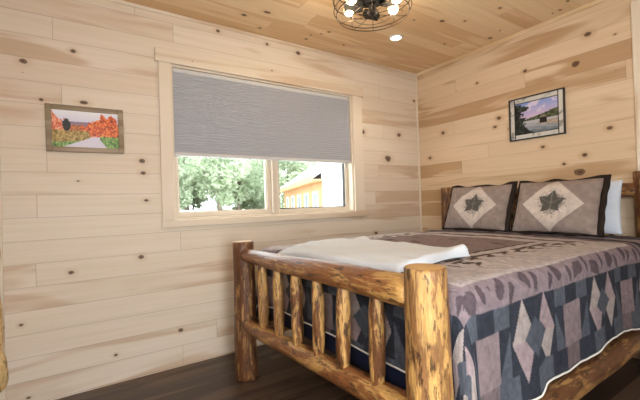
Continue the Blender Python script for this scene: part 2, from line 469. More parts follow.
YF, YN = -.43, -1.885       # far / near bed side (post axes)
XF, XH = -2.17, -.10        # foot / head (post axes)
bed = empty('log_bed', (-1.135, -1.157, 0))
tag(bed, 'rustic peeled log bed frame with spindle footboard and thick round posts', 'bed')
log('post', (XF, YF, 0), (XF, YF, .862), .070, .064, 1, m_logr, bed, dome=.004)
log('post', (XF, YN, 0), (XF, YN, .884), .070, .064, 2, m_logg, bed, dome=.004)
log('post', (XH, YF, 0), (XH, YF, 1.20), .070, .066, 3, m_logr, bed, dome=.004)
log('post', (XH, YN, 0), (XH, YN, 1.225), .070, .066, 4, m_logr, bed, dome=.004)
log('rail', (XF, YF - .04, .778), (XF, YN + .04, .800), .041, .054, 5, m_logt, bed, bend=.008)
log('rail', (XF, YF - .04, .338), (XF, YN + .04, .418), .041, .047, 6, m_logt, bed, bend=.008)
for i, y in enumerate((-.695, -.90, -1.095, -1.28, -1.468, -1.66)):
    f = (y - YF) / (YN - YF)
    log('spindle', (XF, y, .36 + .062 * f), (XF, y, .755 + .025 * f), .030, .028, 20 + i, m_logm if i not in (0, 1) else m_logg, bed, tenon=.08, bend=.009, lump=.14, seg=16)
log('rail', (XH, YF - .04, 1.112), (XH, YN + .04, 1.112), .046, .046, 7, m_logr, bed, bend=.006)
log('rail', (XH, YF - .04, .55), (XH, YN + .04, .55), .046, .046, 8, m_logr, bed, bend=.006)
for i in range(6):
    y = YF - .2 - i * .21
    log('spindle', (XH, y, .57), (XH, y, 1.09), .029, .028, 40 + i, m_logm, bed, tenon=.08, bend=.006, seg=12)
log('side_rail', (XF + .03, -1.905, .285), (XH - .03, -1.905, .285), .062, .062, 9, m_logr, bed, bend=.012)
log('side_rail', (XF + .03, -.412, .285), (XH - .03, -.412, .285), .062, .062, 10, m_logr, bed, bend=.012)
m_slat = flat('bed_slat_pine', (.55, .38, .2), .7)
for i in range(6):
    bm = bmesh.new(); x = -1.95 + i * .34
    add_box(bm, (x - .045, -1.90, .345), (x + .045, -.417, .365), .002)
    s_ = obj('bed_slat', bm, m_slat, bed); s_.location = -Vector(bed.location)

# ================================================================== BEDDING
m_navy = flat('navy_ticking', (.012, .017, .045), .7, .25)
m_tick = flat('mattress_ticking', (.35, .35, .40), .8)
bm = bmesh.new(); add_box(bm, (-2.055, -1.905, .366), (-.17, -.455, .56), .03, seg=3); o = obj('box_spring', bm, m_navy, None, True)
tag(o, 'navy blue box spring showing below the quilt hem behind the footboard', 'box spring')
bm = bmesh.new(); add_box(bm, (-2.05, -1.90, .561), (-.17, -.46, .788), .06, seg=5); o = obj('mattress', bm, m_tick, None, True)
tag(o, 'thick mattress under the patchwork quilt, between quilt and navy box spring', 'mattress')

# ---- quilt
YC, UH = -1.18, .71
QX0, QX1 = -2.015, -.16
EQ = .455
EF = .392
RA = .062
ARC = RA * PI / 2
ZT = .822
c_cream = np.array((.415, .372, .375)); c_field = np.array((.205, .155, .155)); c_purp = np.array((.235, .185, .205))
c_leaf = np.array((.095, .072, .085)); c_mauve = np.array((.225, .175, .185)); c_navy = np.array((.031, .035, .048)); c_char = np.array((.082, .092, .115))
c_blk = np.array((.022, .017, .019)); c_brown = np.array((.075, .050, .042)); c_lt = np.array((.34, .29, .28))

def vnoise(x, y, f, s):
    """cheap smooth value noise on arrays"""
    x = x * f + s * 17.3; y = y * f + s * 5.9
    xi = np.floor(x); yi = np.floor(y); fx = x - xi; fy = y - yi
    fx = fx * fx * (3 - 2 * fx); fy = fy * fy * (3 - 2 * fy)
    h = lambda a, b: np.modf(np.abs(np.sin(a * 127.1 + b * 311.7 + s) * 43758.5453))[0]
    return (h(xi, yi) * (1 - fx) + h(xi + 1, yi) * fx) * (1 - fy) + (h(xi, yi + 1) * (1 - fx) + h(xi + 1, yi + 1) * fx) * fy

def quilt_colour(U, V):
    """U across (0 = bed centre line), V along the bed (world x at the top); border pattern runs on three sides"""
    du = np.abs(U) - UH; dv = QX0 - V
    D = np.maximum(np.maximum(du, dv), (V + .62) * 1.0)
    side = du >= dv
    A = np.where(side, V + 1.675, U * 1.0 + .30)        # star at A = 0
    C = np.empty(U.shape + (3,))
    def put(mask, c): C[mask] = c
    put(np.ones(U.shape, bool), c_field)
    # field: large cream zig-zag ridge and darker forest strip
    zz = np.abs(((V + .2 + .35 * np.abs(U)) % .9) - .45)
    put((D < -.30) & (zz < .05), c_cream * .9)
    put((D < -.30) & (zz > .05) & (zz < .075), c_brown)
    put((D < -.30) & (vnoise(U, V, 14, 3) > .80), c_brown * 1.4)
    # cream border with forest silhouettes
    put((D >= -.285) & (D < .035), c_cream)
    put((D >= -.30) & (D < -.285), c_brown)
    tr_ = np.abs(((A * 1.0) % .12) - .06 + .03 * np.sin(D * 60)); k = np.floor(A / .12)
    hh = .075 + .06 * np.modf(np.abs(np.sin(k * 12.9898) * 43758.5))[0]
    tt = (D + .21 + .03 * np.sin(A * 5)) / hh
    put((D > -.285) & (tt > 0) & (tt < 1) & (tr_ < .036 * (1.02 - tt) * (1 + .6 * np.sin(tt * 22))), c_brown)
    put((D > -.235) & (D < -.21) & (vnoise(A, D, 20, 5) > .45), c_brown * 1.1)
    # leaf border
    put((D >= .035) & (D < .13), c_purp)
    la = ((A + .02 * np.sin(A * 40)) % .085) - .0425; lk = np.floor(A / .085)
    ld = D - (.083 + .016 * np.sin(lk * 2.3))
    an = PI / 2 + .7 * np.sin(lk * 1.9)
    lx = la * np.cos(an) + ld * np.sin(an); ly = -la * np.sin(an) + ld * np.cos(an)
    put((D >= .035) & (D < .13) & (((lx / .040) ** 2 + (ly / .021 * (1 + lx * 9)) ** 2) < 1), c_leaf)
    # dark pieced band and block row
    B = D - .13
    bandk = np.floor((A + .05) / .10)
    put((B >= 0), c_navy)
    put((B >= 0) & (B < .075) & (bandk % 2 == 0), c_char)
    per = .61
    a = ((A + per / 2) % per) - per / 2
    r = B - .135          # vertical distance from the star centre
    row = (B >= .075) & (B < .235)
    put(row & (np.abs(np.abs(a) - per / 2) < .078), c_mauve)
    put(row & (np.abs(a) > .155) & (np.abs(np.abs(a) - per / 2) >= .078) & ((np.abs(a) - .155) * 2.0 < (B - .075)), c_char)
    # star: hourglass of light triangles round a dark diamond
    w = .075
    cell = (np.abs(a) < .16) & (np.abs(r) < .135)
    put(cell, c_navy)
    put(cell & (np.abs(a) / .078 + np.abs(r) / .068 < 1), c_char * .9)
    for sx in (-1, 1):
        for sy in (-1, 1):
            # long triangle from the outer tip (±.075, ±.135) to the waist at (0, ±.0) and (±.155, 0)
            px = a * sx; py = r * sy
            t = py / .135
            put(cell & (py > 0) & (t < 1) & (px > 0) & (np.abs(px - .078) < .075 * (1 - t) * .95) & (px / .078 + py / .068 > 1), c_lt if sx * sy > 0 else c_mauve * 1.35)
    low = (B >= .235)
    put(low & (np.floor(A / .12) % 2 == 0), c_char)
    put(low & (np.floor(A / .12) % 5 == 2), c_mauve * .7)
    put(B > .317, c_navy)
    # printed cloth variation
    g = .82 + .36 * vnoise(U, V, 60, 1)
    C *= g[..., None]
    return C

def quilt_points(U, V, lift=0.0):
    du = np.maximum(np.abs(U) - UH, 0); dv = np.maximum(QX0 - V, 0)
    e = (du ** 3 + dv ** 3) ** (1 / 3)
    th = np.arctan2(dv, du)
    th = np.where(e > 0, th, 0)
    sgn = np.where(U < 0, 1.0, -1.0)      # U<0 is the far side (+y)
    ph = np.minimum(e, ARC) / RA
    out = RA * np.sin(ph); drop = RA * (1 - np.cos(ph)) + np.maximum(e - ARC, 0)
    f = np.maximum(e - ARC, 0) / (EQ - ARC)
    corner = np.sin(2 * th) ** 2
    wv = (np.sin(V * 11 + 1.3) * .5 + np.sin(V * 23 + U * 3) * .3)
    sidew = np.cos(th) ** 2
    out = out + f * sidew * (.012 + .012 * wv) + f * corner * .035 + lift
    bx = np.maximum(V, QX0); by = np.clip(U, -UH, UH)
    x = bx - np.sin(th) * out * (e > 0)
    y = YC - by - sgn * -1 * 0
    y = YC + np.where(U < 0, 1, -1) * (np.minimum(np.abs(U), UH) + np.cos(th) * out * (e > 0))
    top = .012 * (1 - (np.clip(U / UH, -1, 1)) ** 2) + .006 * (vnoise(U, V, 9, 2) - .5) + .004 * (vnoise(U, V, 24, 4) - .5)
    z = ZT + top - drop + lift * (e <= 0) - .009 * np.clip((V + .75) / .25, 0, 1)
    z = z - .014 * np.clip((-U - .45) / .30, 0, 1) * np.clip((-1.62 - V) / .40, 0, 1) * (U < 0)
    z = z - .030 * f * sidew * np.clip((-1.62 - V) / .05, 0, 1) * (U > 0)
    z = z + np.where(f > 0, f * .012 * np.sin(V * 7 + 2) * sidew, 0)
    return np.stack([x, y, z], -1)

us = np.linspace(-UH - EQ, UH + EQ, 430); vs = np.linspace(QX0 - EF, QX1, 400)
UU, VV = np.meshgrid(us, vs, indexing='ij')
PQ = quilt_points(UU, VV); CQ = quilt_colour(UU, VV)
m_quilt = attr_mat('printed_patchwork_cotton', .85, 140, .55, .16, 70, .15, True)
quilt = grid_mesh('patchwork_quilt', PQ, CQ, m_quilt, None, True)
tag(quilt, 'patchwork quilt in mauve, charcoal and cream draped over the bed', 'quilt')
md = quilt.modifiers.new('thick', 'SOLIDIFY'); md.thickness = .010; md.offset = -1
# make normals face outward
c0 = quilt.data.polygons[len(quilt.data.polygons) // 2].normal.z
if c0 < 0:
    quilt.data.flip_normals()
# white piped hem
hem = [(-UH - EQ, v) for v in np.linspace(QX1, QX0 - EF, 130)] + [(u, QX0 - EF) for u in np.linspace(-UH - EQ, UH + EQ, 200)[1:]] + [(UH + EQ, v) for v in np.linspace(QX0 - EF, QX1, 130)[1:]]
HU = np.array([h[0] for h in hem]); HV = np.array([h[1] for h in hem])
HP = quilt_points(HU, HV)
m_pipe = flat('white_piping', (.78, .76, .72), .8)
keep = [HP[0]]
for p_ in HP[1:]:
    if np.linalg.norm(p_ - keep[-1]) > .006: keep.append(p_)
bm = bmesh.new(); add_tube(bm, keep, .0042, 6); o = obj('hem_piping', bm, m_pipe, quilt, True); o['label'] = 'white piping along the quilt hem'

# ---- pillows
def leaf_mask(x, y, R):
    """five pointed petals round a centre, radius R"""
    m = np.hypot(x, y) < .26 * R
    for c, l, w in ((.1, 1.0, .24), (1.2, .95, .23), (-1.05, .98, .24), (2.35, .85, .22), (-2.3, .88, .22)):
        px = x * np.cos(c) - y * np.sin(c); py = x * np.sin(c) + y * np.cos(c)
        t = py / (R * l)
        m |= (t > 0) & (t < 1) & (np.abs(px) < R * w * 1.5 * np.sin(PI * np.clip(t, 0, 1) ** .8) * (1 - .35 * t))
    return m

def sham_colour(s, t, w, h):
    x = s * w / 2; y = t * h / 2
    C = np.empty(s.shape + (3,)); C[:] = (.27, .215, .195)
    dia = np.abs(x) / .192 + np.abs(y) / .186 < 1
    C[dia] = (.52, .45, .41)
    n = vnoise(x + 3, y + 3, 150, 2) + 2.2 * np.clip(.085 - np.hypot(x, y), -.05, 0.03) / .085 * .5
    sp = dia & (np.hypot(x, y) < .118) & (n > .62)
    C[sp] = (.27, .24, .22)
    C[leaf_mask(x, y - .002, .098)] = (.085, .080, .072)
    v = leaf_mask(x, y - .002, .098) & ((np.abs(x) < .003) | (np.abs(np.abs(x) - y * 1.7) < .004))
    C[v] = (.16, .15, .13)
    C *= (.86 + .28 * vnoise(x, y, 45, 7))[..., None]
    return C

def pillow_shell(w, h, th, seed, n=90, sag=.02):
    s = np.linspace(-1, 1, n); t = np.linspace(-1, 1, int(n * .75))
    S, Tt = np.meshgrid(s, t, indexing='ij')
    prof = (np.clip(1 - np.abs(S) ** 3.2, 0, 1) * np.clip(1 - np.abs(Tt) ** 3.0, 0, 1)) ** .55
    # pinched sides, eared corners
    px = S * w / 2 * (1 - .035 * (1 - Tt ** 2)); py = Tt * h / 2 * (1 - .045 * (1 - S ** 2))
    wr = (vnoise(S + 4, Tt + 4, 3.0, seed) - .5) * .022 * prof
    zf = th / 2 * prof + wr; zb = -th / 2 * prof
    return S, Tt, np.stack([px, py, zf], -1), np.stack([px, py, zb], -1)

def closed_pillow(name, w, h, th, seed, colfn, mats, parent, n=90):
    S, Tt, F, B = pillow_shell(w, h, th, seed, n)
    a, b = F.shape[:2]
    # front + back welded at the border
    verts = np.concatenate([F.reshape(-1, 3), B.reshape(-1, 3)])
    idx = np.arange(a * b).reshape(a, b)
    q = lambda I: np.stack([I[:-1, :-1].ravel(), I[1:, :-1].ravel(), I[1:, 1:].ravel(), I[:-1, 1:].ravel()], 1)
    bi = idx + a * b
    bord = np.zeros((a, b), bool); bord[0] = bord[-1] = True; bord[:, 0] = bord[:, -1] = True
    bi = np.where(bord, idx, bi)
    faces = np.concatenate([q(idx), q(bi)[:, ::-1]])
    me = bpy.data.meshes.new(name); me.from_pydata(verts.tolist(), [], faces.tolist())
    bm = bmesh.new(); bm.from_mesh(me)
    loose = [v for v in bm.verts if not v.link_faces]
    bmesh.ops.delete(bm, geom=loose, context='VERTS'); bm.to_mesh(me); bm.free()
    co = np.empty(len(me.vertices) * 3); me.vertices.foreach_get('co', co); co = co.reshape(-1, 3)
    at = me.color_attributes.new('Col', 'FLOAT_COLOR', 'POINT')
    cc = np.ones((len(co), 4), np.float32)
    s_ = co[:, 0] / (w / 2); t_ = co[:, 1] / (h / 2)
    cc[:, :3] = colfn(s_, t_)
    at.data.foreach_set('color', cc.ravel())
    return link_mesh(name, me, mats, parent, True)

def pillow_frame(o, base, lean, yaw=0, roll=0):
    c, s = math.cos(lean), math.sin(lean)
    M = Matrix(((0, s, -c), (-1, 0, 0), (0, c, s))).to_4x4()
    M = Matrix.Rotation(yaw, 4, 'Z') @ M @ Matrix.Rotation(roll, 4, 'Z')
    M.translation = Vector(base)
    o.matrix_world = M

m_sham = attr_mat('sham_cotton', .85, 150, .4, .12, 40, .15, False)
m_flange = flat('dark_brown_binding', (.020, .013, .011), .8, .2)
m_white = attr_mat('white_cotton', .8, 120, .3, .05, 25, .2)

def flange(w, h, fw, parent, seed):
    """flat dark border strip round the sham, slightly wavy"""
    n = 40
    bm = bmesh.new()
    def per(sx, sy, ins):
        pts = []
        L = [(-1, -1), (1, -1), (1, 1), (-1, 1)]
        for k in range(4):
            p, q = L[k], L[(k + 1) % 4]
            for i in range(n):
                f = i / n
                S = p[0] + (q[0] - p[0]) * f; Tt = p[1] + (q[1] - p[1]) * f
                x = S * w / 2 * (1 - .035 * (1 - Tt ** 2)); y = Tt * h / 2 * (1 - .045 * (1 - S ** 2))
                d = Vector((x, y))
                ox = (S if abs(S) > .999 else 0); oy = (Tt if abs(Tt) > .999 else 0)
                x += ox * ins * (3.0 if ins > 0 and S > .999 else 1); y += oy * ins
                zz = .006 * math.sin(k * 3 + i * .55 + seed) * (1 if ins > 0 else .2)
                if ins > 0: y += .008 * math.sin(S * 7 + seed) * abs(oy); 
                pts.append((x, y, zz))
        return pts
    for (dz) in (0,):
        I = per(w, h, -.004); O = per(w, h, fw)
        r = []
        for pts, z in ((I, .004), (O, .004), (O, -.004), (I, -.004)):
            r.append([bm.verts.new((p[0], p[1], p[2] + z)) for p in pts])
        m = len(I)
        for a_, b_ in ((0, 1), (1, 2), (2, 3), (3, 0)):
            for k in range(m):
                bm.faces.new((r[a_][k], r[a_][(k + 1) % m], r[b_][(k + 1) % m], r[b_][k]))
    return obj('flange', bm, m_flange, parent, True)

SW, SH = .535, .385
for (yc, base_x, lean, seed, yaw, lab) in ((-.852, -.39, .40, 1, .03, 'mauve pillow sham with leaf diamond, nearer the window wall'),
                                  (-1.452, -.405, .38, 2, -.02, 'mauve pillow sham with leaf diamond, beside the plain white pillow')):
    sh = closed_pillow('pillow_sham', SW, SH, .125, seed, lambda s, t: sham_colour(s, t, SW, SH), m_sham, None, 150)
    flange(SW, SH, .011, sh, seed)
    hh = SH / 2 + .03
    pillow_frame(sh, (base_x + math.sin(lean) * hh, yc, .808 + math.cos(lean) * hh), lean, yaw)
    tag(sh, lab, 'pillow', 'leaf pattern pillow shams')
wp = closed_pillow('white_pillow', .64, .35, .08, 5, lambda s, t: np.tile((.66, .71, .80), (len(s), 1)), m_white, None, 70)
pillow_frame(wp, (-.205 + .03, -1.46, .826 + .175), .12, 0)
tag(wp, 'plain white pillow half hidden behind the right leaf sham', 'pillow')

# ---- folded white blanket at the foot
def blanket():
    n, m = 150, 80
    s = np.linspace(-1, 1, n); t = np.linspace(-1, 1, m)      # s along the footboard, t from foot to head
    S, Tt = np.meshgrid(s, t, indexing='ij')
    ex = np.clip((1 - np.abs(S)) * .53 / .022, 0, 1); ey = np.clip((1 - np.abs(Tt)) * .26 / .022, 0, 1)
    prof = np.sqrt(1 - (1 - ex) ** 2) * np.sqrt(1 - (1 - ey) ** 2)
    x = -1.875 + .235 * Tt + .022 * S * .6 + .012 * np.sin(S * 4 + 1) * Tt + .0 * S
    y = -1.22 - .465 * S + .02 * np.sin(Tt * 3) + .06 * np.clip(Tt, 0, 1)*(S<0)*np.abs(S) * -1
    xc = np.maximum(x, QX0); drop = .22 * np.maximum(QX0 - x, 0)
    base = ZT + .0155 - drop - .035 * np.clip((-S - .3) / .7, 0, 1) * np.clip((.6 - Tt) / 1.6, 0, 1)
    wr = .012 * (vnoise(S + 3, Tt + 3, 2.2, 3) - .5) + .008 * (vnoise(S * 1.3 + 3, Tt + S * .5 + 3, 5.0, 8) - .5)
    ear = .030 * np.exp(-((S - 1) / .12) ** 2 - ((Tt - 1) / .3) ** 2) + .022 * np.exp(-((S + .45) / .09) ** 2 - ((Tt - 1) / .35) ** 2)
    top = base + .004 + (.027 + wr) * prof + ear * prof
    bot = base + 0 * prof
    F = np.stack([x, y, top], -1); B = np.stack([x, y, bot], -1)
    idx = np.arange(n * m).reshape(n, m); bi = idx + n * m
    q = lambda I: np.stack([I[:-1, :-1].ravel(), I[1:, :-1].ravel(), I[1:, 1:].ravel(), I[:-1, 1:].ravel()], 1)
    rim = list(idx[:, 0]) + list(idx[-1, 1:]) + list(idx[::-1, -1][1:]) + list(idx[0, ::-1][1:-1])
    fs = q(idx).tolist() + q(bi)[:, ::-1].tolist()
    for a, b in zip(rim, rim[1:] + rim[:1]): fs.append((a, b, b + n * m, a + n * m))
    me = bpy.data.meshes.new('folded_blanket'); me.from_pydata(np.concatenate([F.reshape(-1, 3), B.reshape(-1, 3)]).tolist(), [], fs)
    bm = bmesh.new(); bm.from_mesh(me); bmesh.ops.recalc_face_normals(bm, faces=bm.faces); bm.to_mesh(me); bm.free()
    return me
sb = NT('white_fleece'); v3, q3 = sb.coord(); nb = sb.noise(v3, 120, 4); nb2 = sb.noise(v3, 16, 2, .5, .5)
sb.bump(sb.M('ADD', nb, sb.M('MULTIPLY', nb2, 1.2)), .25, .008); m_blanket = sb.fin((.64, .68, .74), .9, .15)
o = link_mesh('folded_blanket', blanket(), m_blanket, None, True)
tag(o, 'white folded blanket laid across the foot of the bed', 'blanket')

# ================================================================== PICTURES
def lerp(a, b, t): return np.asarray(a) * (1 - t)[..., None] + np.asarray(b) * t[..., None]
def srgb(r, g, b):
    f = lambda c: (c / 255 / 12.92) if c <= 10 else ((c / 255 + .055) / 1.055) ** 2.4
    return np.array((f(r), f(g), f(b)))

def fbm(u, v, f, s_):
    r = lambda a: (u * math.cos(a) + v * math.sin(a) + 3, v * math.cos(a) - u * math.sin(a) + 3)
    return (vnoise(*r(.6), f, s_) + .7 * vnoise(*r(1.9), f * 1.7, s_ + 1) + .4 * vnoise(*r(.2), f * 3.1, s_ + 2)) / 2.1

def autumn(u, v):
    """autumn landscape with a pale lane; u,v in 0..1 (v up)"""
    C = lerp(srgb(205, 205, 235), srgb(242, 242, 250), np.clip((v - .6) * 2.5, 0, 1))
    asp = 1.8
    n = fbm(u * asp, v, 26, 1); n2 = fbm(u * asp, v, 9, 2)
    hill = (v > .5) & (v < .70 + .03 * (n2 - .5)); C[hill] = srgb(140, 120, 140)
    ramp = lambda t, cols: sum(np.asarray(c)[None, None, :] * np.clip(1 - np.abs(t[..., None] * (len(cols) - 1) - i), 0, 1) for i, c in enumerate(cols))
    t = np.clip((n - .28) / .44, 0, 1)
    org = ramp(t, [srgb(120, 50, 25), srgb(205, 80, 35), srgb(235, 115, 50), srgb(250, 165, 90)])
    tan = ramp(t, [srgb(110, 85, 40), srgb(175, 145, 75), srgb(205, 180, 105)])
    grn = ramp(t, [srgb(60, 95, 40), srgb(120, 160, 75), srgb(160, 195, 105)])
    def put(m, A): C[m] = A[m]
    put((u < .52) & (v > .40) & (v < .60 + .20 * (n2 - .4)), ramp(t, [srgb(120, 95, 45), srgb(195, 110, 55), srgb(225, 140, 75)]))
    put((u < .27) & (v > .42) & (v < .95 - 1.35 * u + .35 * (n2 - .5)), ramp(t, [srgb(200, 90, 55), srgb(230, 130, 95), srgb(240, 190, 160)]))
    top = .58 + .36 * np.clip((u - .42) / .45, 0, 1) ** .9 - .25 * np.clip((u - .90) / .1, 0, 1)
    put((u > .42) & (v > .30) & (v < top + .42 * (n2 - .5) + .12 * (n - .5)), org)
    put((v < .46 + .05 * (n - .5)) & (u < .56 - .2 * (v - .3)), tan)
    put((v < .12 + .16 * u + .06 * (n - .5)) & (u < .7), grn)
    put((v < .32 + .06 * (n - .5)) & (u > .70), grn)
    put((v > .30) & (v < .38) & (u > .68) & (n < .48), np.broadcast_to(srgb(70, 45, 30), C.shape))
    f = np.clip((.31 - v) / .31, 0, 1)
    c0 = .62 - .06 * f; hl = .03 + .40 * f ** 1.1; hr = .05 + .20 * f
    put((v < .31) & (u > c0 - hl) & (u < c0 + hr), np.broadcast_to(srgb(214, 210, 228), C.shape))
    dk = ((u - .215) / .056) ** 2 + ((v - .60) / .16) ** 2 < .65 + .9 * n
    put(dk & (v > .42), ramp(t, [srgb(22, 24, 18), srgb(40, 40, 30)]))
    return C

def lake(u, v):
    """lake at dusk: blue-pink sky, dark trees on the left, dark hut and hills"""
    n = fbm(u * 1.3, v, 18, 4); n2 = fbm(u * 1.3, v * 1.6, 5, 6)
    C = lerp(srgb(200, 178, 212), srgb(120, 155, 222), np.clip((v - .52) * 2.0, 0, 1))
    k = np.clip((n2 - .48) * 5, 0, 1) * np.clip((v - .5) * 4, 0, 1)
    C = lerp(C, srgb(216, 206, 230), k)
    hill = (v > .36) & (v < .47 + .20 * np.clip((u - .25) / .75, 0, 1) ** 1.2 + .08 * (n - .5))
    hc = lerp(srgb(36, 46, 34), srgb(95, 105, 75), np.clip((n - .3) * 2.2, 0, 1)); C[hill] = hc[hill]
    w = v <= .40
    Cw = lerp(srgb(85, 105, 118), srgb(186, 186, 196), np.clip(v * 2.6 + .5 * (vnoise(u, v * 6, 9, 3) - .5), 0, 1)); C[w] = Cw[w]
    b_ = w & (u > .55) & (v < .34 + .08 * (n - .5)) & (v > .17 + .2 * (1 - u)); bc = lerp(srgb(130, 118, 105), srgb(195, 180, 168), n); C[b_] = bc[b_]
    t = (u < .20 + .42 * (n2 - .42) + .16 * (n - .5) - .04 * v) & (v < .97)
    tc_ = lerp(srgb(16, 22, 20), srgb(70, 84, 80), np.clip((n - .45) * 2.4, 0, 1)); C[t] = tc_[t]
    sh = (u < .42 - .8 * v + .2 * (n - .5)) & (v < .3); C[sh] = (tc_ * .7)[sh]
    hut = (np.abs(u - .66) < .08) & (v > .27) & (v < .44); C[hut] = srgb(20, 18, 20)
    roof = (v >= .44) & (v < .53) & (np.abs(u - .66) < .09 * (1 - (v - .44) / .11)); C[roof] = srgb(130, 122, 108)
    return C

m_print = attr_mat('printed_photo', .35, 200, .02, .03, 60, .4)
m_drift = planks('driftwood', 0, 2, 9, -3, 9, (.44, .36, .26), (.37, .30, .21), (.27, .21, .14), (.10, .07, .05), .9, .7, 1, .2, 0, .9)

def print_grid(w, h, fn, n, m, parent, depth):
    s = np.linspace(0, 1, n); t = np.linspace(0, 1, m)
    S, Tt = np.meshgrid(s, t, indexing='ij')
    P = np.stack([(S - .5) * w, np.full_like(S, -depth), (Tt - .5) * h], -1)
    o = grid_mesh('print', P, fn(S, Tt), m_print, parent, False)
    md = o.modifiers.new('thick', 'SOLIDIFY'); md.thickness = .003; md.offset = 1 if o.data.polygons[0].normal.y > 0 else -1
    return o

pa = empty('framed_picture', (-2.988, -.001, 1.581), (0, 0, 0)); pa.rotation_euler = (0, math.radians(-.6), 0)
tag(pa, 'driftwood-framed autumn landscape with a pale lane, left of the window', 'picture')
bm = bmesh.new()
W2, H2, fw = .200, .139, .030
for s_ in (-1, 1):
    add_box(bm, (s_ * W2 - (fw if s_ > 0 else 0), -.022, -H2), (s_ * W2 + (fw if s_ < 0 else 0), 0, H2), .003)
    zz = s_ * H2
    add_box(bm, (-W2 + fw, -.020, min(zz, zz - s_ * fw)), (W2 - fw, 0, max(zz, zz - s_ * fw)), .003)
obj('frame', bm, m_drift, pa)
print_grid(2 * (W2 - fw) + .004, 2 * (H2 - fw) + .004, autumn, 110, 76, pa, .012)

pb = empty('framed_picture', (-.001, -1.204, 1.722), (0, 0, math.radians(-90)))
pb.rotation_euler = (0, math.radians(.5), math.radians(-90))
tag(pb, 'lake scene picture in dark leaded white-glass frame, above the bed', 'picture')
m_lead = flat('dark_lead', (.018, .018, .02), .4, .5)
def opal():
    s = NT('opalescent_glass'); v3, q = s.coord()
    n = s.noise(v3, 11, 3, .6, 1.0)
    return s.fin(s.mix(s.step(n, .50, .66), (.62, .61, .58), (.24, .23, .21)), .2, .5)
m_opal = opal()
W2, H2, e, gb = .208, .172, .009, .036
bm = bmesh.new(); ring(bm, -W2, W2, -H2, H2, e, -.024, 0, .002); fr2 = obj('frame', bm, m_lead, pb)
bm = bmesh.new()
iw, ih = W2 - e, H2 - e
add_box(bm, (-iw, -.012, -ih), (-iw + gb, -.006, ih)); add_box(bm, (iw - gb, -.012, -ih), (iw, -.006, ih))
add_box(bm, (-iw + gb, -.012, -ih), (iw - gb, -.006, -ih + gb)); add_box(bm, (-iw + gb, -.012, ih - gb), (iw - gb, -.006, ih))
obj('glass_border', bm, m_opal, pb)
bm = bmesh.new()
lw = .005
for x in (-iw + gb, iw - gb): add_box(bm, (x - lw / 2, -.016, -ih), (x + lw / 2, -.004, ih))
for z_ in (-ih + gb, ih - gb): add_box(bm, (-iw + gb, -.016, z_ - lw / 2), (iw - gb, -.004, z_ + lw / 2))
obj('lead_line', bm, m_lead, pb)
print_grid(2 * (iw - gb), 2 * (ih - gb), lake, 100, 84, pb, .008)

# ================================================================== CEILING LIGHTS
m_iron = flat('oil_rubbed_bronze', (.007, .005, .005), .6, .2)
m_wire = flat('bronze_wire', (.035, .020, .012), .5, .4, .3)
m_dk = flat('black_fan_parts', (.005, .005, .005), .7, .12)
m_bulb = emit('warm_bulb_glass', (1.0, .76, .38), 3)
m_brass = flat('brass_socket', (.55, .36, .14), .35, .5, .8)
FXc = Vector((-1.53, -1.005, 0))
fan = empty('caged_fan_light', (FXc.x, FXc.y, H - .0005))
tag(fan, 'round bronze wire cage fan light with glowing bulbs on ceiling', 'ceiling fan')
ZB = -.215      # cage bottom below the ceiling
bm = bmesh.new(); add_lathe(bm, [(0, 0), (.075, 0), (.075, -.02), (.05, -.035), (0, -.035)], 28); obj('canopy', bm, m_iron, fan, True)
bm = bmesh.new(); add_tube(bm, [(0, 0, -.03), (0, 0, -.075)], .014, 12); obj('downrod', bm, m_iron, fan, True)
bm = bmesh.new(); add_lathe(bm, [(0, -.07), (.07, -.072), (.085, -.085), (.085, -.135), (.06, -.15), (0, -.15)], 32); obj('motor_housing', bm, m_dk, fan, True)
bm = bmesh.new(); add_lathe(bm, [(0, -.19), (.030, -.192), (.034, -.20), (.030, -.214), (.012, -.224), (0, -.226)], 24); hubo = obj('hub_cap', bm, m_iron, fan, True)
bm = bmesh.new(); add_tube(bm, [(0, 0, -.148), (0, 0, -.192)], .02, 12); obj('shaft', bm, m_iron, fan, True)
R1 = .232
def circ(r, z, n=56): return [(r * math.cos(2 * PI * i / n), r * math.sin(2 * PI * i / n), z) for i in range(n)]
bm = bmesh.new()
add_tube(bm, circ(R1 - .004, -.05), .0035, 6, True); add_tube(bm, circ(R1 + .004, -.125), .0026, 6, True); add_tube(bm, circ(R1, -.188), .0032, 6, True)
add_tube(bm, circ(R1 - .014, ZB), .0032, 6, True); add_tube(bm, circ(.12, ZB - .006), .0016, 5, True)
for k in range(10):
    a = 2 * PI * (k + .3) / 10
    c_, s_ = math.cos(a), math.sin(a)
    prof = [(.03, -.218), (.12, ZB - .006), (R1 - .014, ZB), (R1, -.188), (R1 + .004, -.125), (R1 - .004, -.05), (R1 - .04, -.035), (.07, -.022)]
    add_tube(bm, [(r * c_, r * s_, z_) for r, z_ in prof], .0019, 5)
obj('cage', bm, m_wire, fan, True)
